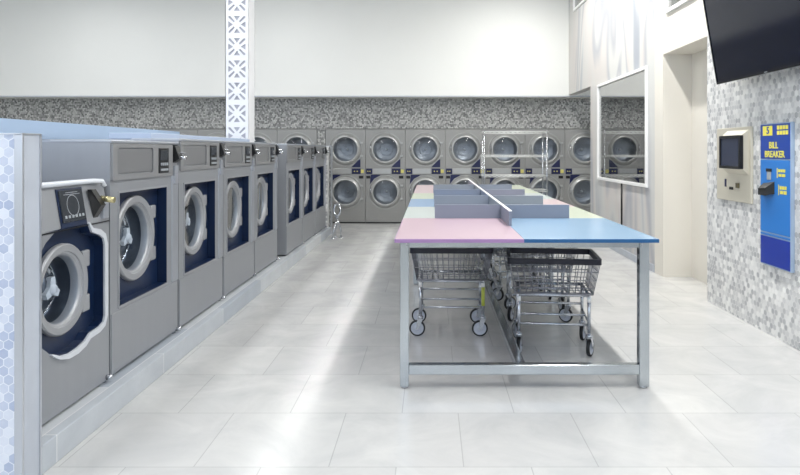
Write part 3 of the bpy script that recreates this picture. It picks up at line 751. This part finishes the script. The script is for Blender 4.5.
rk = build_rack('free-standing white wire shelf rack in front of the dryers past the table', (1.56, 11.9, 0))

# ------------------------------------------------------------ television
tv = thing('television', 'large black flat screen tilted down, high on the mosaic wall at the right', 'television', (2.50, 4.81, 2.03))
tv.rotation_euler = (0, -math.radians(9.4), 0)
HW, HH = 0.83, 0.95
bm = new(); plate(bm, rect(-HW, HW, 0, HH), [rect(-HW+0.012, HW-0.012, 0.02, HH-0.012)], lambda a, b, t: Vector((t-0.002, a, b)), 0.02); box(bm, 0.012, 0.05, -HW+0.002, HW-0.002, 0.002, HH-0.002, 0.006); obj('television_case', bm, M['bezel'], tv)
bm = new(); box(bm, 0.004, 0.014, -HW+0.012, HW-0.012, 0.02, HH-0.012); obj('screen', bm, M['screen'], tv)
bm = new(); box(bm, -0.004, 0.0, -0.02, 0.02, 0.006, 0.013); obj('brand_mark', bm, M['label'], tv)
bm = new(); box(bm, 0.05, 0.13, -0.25, 0.25, 0.12, 0.8, 0.01); obj('wall_mount', bm, M['black'], tv)

# ------------------------------------------------------------ payment kiosk
ks = thing('payment_kiosk', 'beige wall panel with small black-framed screen left of the blue machine', 'kiosk', (X_R, 5.66, 1.01))
bm = new(); box(bm, -0.022, 0.0, -0.32, 0.32, 0, 0.645, 0.006); obj('face_plate', bm, M['beige'], ks)
bm = new()
V = [bm.verts.new(v) for v in [(-0.08, -0.285, 0.29), (-0.08, 0.075, 0.29), (-0.08, 0.075, 0.575), (-0.08, -0.285, 0.575), (-0.02, -0.285, 0.24), (-0.02, 0.1, 0.24), (-0.02, 0.1, 0.62), (-0.02, -0.285, 0.62)]]
for f in ((0, 1, 2, 3), (4, 7, 6, 5), (0, 4, 5, 1), (3, 2, 6, 7), (1, 5, 6, 2), (0, 3, 7, 4)): bm.faces.new([V[i] for i in f])
obj('screen_housing', bm, M['beige'], ks)
bm = new(); plate(bm, rrect(-0.30, 0.086, 0.288, 0.572, 0.012), [rect(-0.275, 0.062, 0.312, 0.548)], lambda a, b, t: Vector((-0.105+t, a, b)), 0.03); obj('screen_bezel', bm, M['black'], ks)
bm = new(); box(bm, -0.096, -0.08, -0.277, 0.064, 0.31, 0.55); obj('screen', bm, M['kscreen'], ks)
bm = new(); box(bm, -0.027, -0.02, 0.12, 0.15, 0.12, 0.19, 0.003); obj('card_slot', bm, M['dblue'], ks)
bm = new(); box(bm, -0.027, -0.02, -0.01, 0.06, 0.10, 0.125, 0.003); obj('receipt_slot', bm, M['black'], ks)
bm = new(); box(bm, -0.034, -0.02, -0.125, -0.07, 0.12, 0.165, 0.004); obj('reader', bm, mat('brown reader', srgb(96, 88, 60), 0.4), ks)
bm = new(); box(bm, -0.024, -0.02, -0.27, -0.16, 0.265, 0.278, 0.001); obj('instruction_strip', bm, M['black'], ks)

# ------------------------------------------------------------ bill changer
bb = thing('bill_changer', 'tall narrow blue bill changer panel reading BILL BREAKER on the mosaic wall', 'change machine', (X_R, 4.95, 0.555))
w = 0.218
bm = new(); box(bm, -0.03, 0.0, -w, w, 0, 1.11, 0.004); obj('housing', bm, M['bb_edge'], bb)
def face(name, m, z0, z1, lab=None):
    bm = new(); box(bm, -0.034, -0.029, -w+0.008, w-0.008, z0, z1, 0.001); o = obj(name, bm, m, bb)
    if lab: o['label'] = lab
    return o
face('header_panel', M['bb_dark'], 0.835, 1.102, 'royal blue header'); face('middle_panel', M['bb_mid'], 0.262, 0.825, 'bright mid blue panel'); face('lower_panel', M['bb_low'], 0.01, 0.225, 'deep blue lower panel')
face('stripe_panel', M['bb_mid'], 0.236, 0.25)
def text(name, s, size, y, z, m, par, sx=1.0, ext=0.001):
    cu = bpy.data.curves.new(name, 'FONT'); cu.body = s; cu.size = size; cu.align_x = 'CENTER'; cu.align_y = 'CENTER'; cu.extrude = ext; cu.offset = size*0.018
    t = bpy.data.objects.new('tmp', cu); C.objects.link(t)
    dg = bpy.context.evaluated_depsgraph_get(); me = bpy.data.meshes.new_from_object(t.evaluated_get(dg)); bpy.data.objects.remove(t)
    for v in me.vertices: v.co = Vector((-0.0352-v.co.z, y-v.co.x*sx, z+v.co.y))
    me.materials.clear(); me.materials.append(m); me.name = name
    o = bpy.data.objects.new(name, me); C.objects.link(o); o.parent = par
    return o
text('lettering', 'BILL', 0.07, 0.015, 0.937, M['bb_yel'], bb, 1.05)
text('lettering', 'BREAKER', 0.07, 0.0, 0.868, M['bb_yel'], bb, 1.0)
bm = new(); box(bm, -0.037, -0.033, 0.03, 0.17, 1.015, 1.09, 0.001); pl = obj('number_plate', bm, M['bb_yel'], bb)
o = text('numeral', '5', 0.075, 0.09, 1.053, M['bb_dark'], bb, 1.2); o.location = (-0.003, 0, 0)
def bars(rows):
    bm = new()
    for (y0, y1, z0, z1, n) in rows:
        for i in range(n):
            a = y0+(y1-y0)*i/n; b = a+(y1-y0)/n*0.8; box(bm, -0.036, -0.033, a, b, z0, z1)
    return bm
for rw in ((-0.19, -0.03, 1.058, 1.088, 4), (-0.19, -0.03, 1.018, 1.048, 4)): obj('price_mark', bars([rw]), M['bb_yel'], bb)
for rw in ((-0.15, -0.05, 0.735, 0.757, 3), (-0.15, -0.05, 0.70, 0.722, 2), (-0.045, -0.035, 0.69, 0.765, 1), (-0.17, -0.07, 0.605, 0.63, 3), (-0.17, -0.07, 0.57, 0.595, 2), (-0.065, -0.055, 0.56, 0.64, 1)): obj('instruction_mark', bars([rw]), M['bb_yel'], bb)
bm = new(); box(bm, -0.036, -0.033, 0.05, 0.11, 0.67, 0.735); sl = obj('sticker', bm, M['label'], bb)
bm = new(); box(bm, -0.038, -0.033, 0.04, 0.12, 0.735, 0.758); obj('coin_slot', bm, M['black'], bb)
bm = new()
V = [bm.verts.new(v) for v in [(-0.034, 0.00, 0.66), (-0.034, 0.17, 0.64), (-0.034, 0.17, 0.545), (-0.034, 0.00, 0.565), (-0.085, 0.04, 0.61), (-0.085, 0.15, 0.60), (-0.085, 0.15, 0.55), (-0.085, 0.04, 0.55)]]
for f in ((0, 1, 2, 3), (4, 7, 6, 5), (0, 4, 5, 1), (3, 2, 6, 7), (1, 5, 6, 2), (0, 3, 7, 4)): bm.faces.new([V[i] for i in f])
obj('bill_acceptor', bm, M['black'], bb)

# ------------------------------------------------------------ chrome stand at the end of the washer row
st = thing('chrome_stand', 'small chrome stand with looped top at the far end of the washer row', 'stand', (-1.56, 10.72, 0))
bm = new(); tube(bm, [(0.055*math.cos(a), 0.02*math.sin(a), 0.47+0.095*math.sin(a)) for a in [2*PI*i/20 for i in range(20)]], 0.02, 8, True); obj('loop', bm, M['chrome'], st)
bm = new(); lathe(bm, [(0.03, 0.33), (0.035, 0.345), (0.022, 0.37), (0.02, 0.385)], (0.0, 0, 0), (0, 0, 1), 16, True, True); rod(bm, (0, 0, 0.16), (0, 0, 0.34), 0.017, 12); obj('stem', bm, M['chrome'], st)
for dx, dy in ((-0.05, -0.09), (0.06, 0.03), (-0.04, 0.08)):
    bm = new(); tube(bm, [(0, 0, 0.30), (dx*0.5, dy*0.5, 0.24), (dx, dy, 0.12), (dx, dy, 0.02)], 0.015, 8); lg = obj('leg', bm, M['chrome'], st)
    bm = new(); lathe(bm, [(0.035, 0), (0.035, 0.008), (0.015, 0.022), (0.0, 0.024)], (dx, dy, 0.0), (0, 0, 1), 16, True); obj('foot', bm, M['chrome'], lg)

# conduit beneath the room window
bm = new(); rod(bm, (2.659, 9.0, 0.42), (2.659, 9.0, 1.0), 0.012, 8); tag(obj('conduit', bm, M['black']), 'thin dark vertical conduit on the white wall under the room window', 'pipe')

# ------------------------------------------------------------ lights
def lamp(x, y0, y1, z, power, col, width, label, spread=None):
    t = thing('linear_lamp', label, 'lamp', (x, (y0+y1)/2, z), 0, 'long ceiling lamps')
    L = (y1-y0)/2
    bm = new(); box(bm, -width/2-0.02, width/2+0.02, -L, L, 0.01, 0.08, 0.005); obj('housing', bm, M['alu'], t)
    for s in (-1, 1):
        bm = new(); rod(bm, (0, s*L*0.8, 0.08), (0, s*L*0.8, 4.9-z), 0.008, 8); obj('hanger', bm, M['alu'], t)
    ld = bpy.data.lights.new('lamp_light', 'AREA'); ld.shape = 'RECTANGLE'; ld.size = width; ld.size_y = 2*L; ld.energy = power; ld.color = col
    if spread: ld.spread = math.radians(spread)
    lo = bpy.data.objects.new('lamp_light', ld); C.objects.link(lo); lo.location = (0, 0, 0.0); lo.parent = t
lamp(1.6, 0.5, 11.3, 4.55, 350, (1, 0.985, 0.95), 0.16, 'long ceiling lamp hung over the right side of the table')
lamp(-2.85, 0.5, 11.3, 4.55, 140, (1, 1, 1), 0.30, 'long ceiling lamp hung over the washer row')
lamp(-0.72, 0.5, 12.0, 4.6, 3.2, (1, 1, 0.98), 0.2, 'narrow-beam ceiling lamp hung over the left aisle', 4)  # added lamp, its narrow beam makes the bright floor streak
lamp(-6.3, 0.5, 11.3, 4.55, 160, (1, 1, 1), 0.30, 'long ceiling lamp hung left of the blue partition')
lamp(3.15, 6.4, 7.6, 4.5, 25, (1, 0.97, 0.9), 0.12, 'short ceiling lamp in the small upper store')  # added to brighten the view through the upper window
lamp(4.6, 8.2, 12.2, 4.4, 40, (1, 0.98, 0.94), 0.16, 'short ceiling lamp hung in the room behind the window')  # added to light the room seen through the rear opening

W = bpy.data.worlds.new('World'); S.world = W; W.use_nodes = True
bg = W.node_tree.nodes['Background']; bg.inputs[0].default_value = (0.76, 0.86, 1.0, 1); bg.inputs[1].default_value = 2.4
pd = bpy.data.lights.new('portal', 'AREA'); pd.shape = 'RECTANGLE'; pd.size = 12.2; pd.size_y = 2.9; pd.cycles.is_portal = True
po = bpy.data.objects.new('daylight_portal', pd); C.objects.link(po); po.location = (-3.2, -2.65, 3.15); po.rotation_euler = (PI/2, 0, 0)

# ------------------------------------------------------------ camera
cd = bpy.data.cameras.new('Camera'); cam = bpy.data.objects.new('Camera', cd); C.objects.link(cam)
cam.location = (0, 0, EYE); cam.rotation_euler = (PI/2, 0, 0)
cd.sensor_width = 36; cd.lens = 645/800*36; cd.shift_x = -31/800; cd.shift_y = -86.5/800; cd.clip_start = 0.05
S.camera = cam
S.view_settings.view_transform = 'Standard'; S.view_settings.look = 'None'; S.view_settings.gamma = 1; S.view_settings.exposure = 0.0
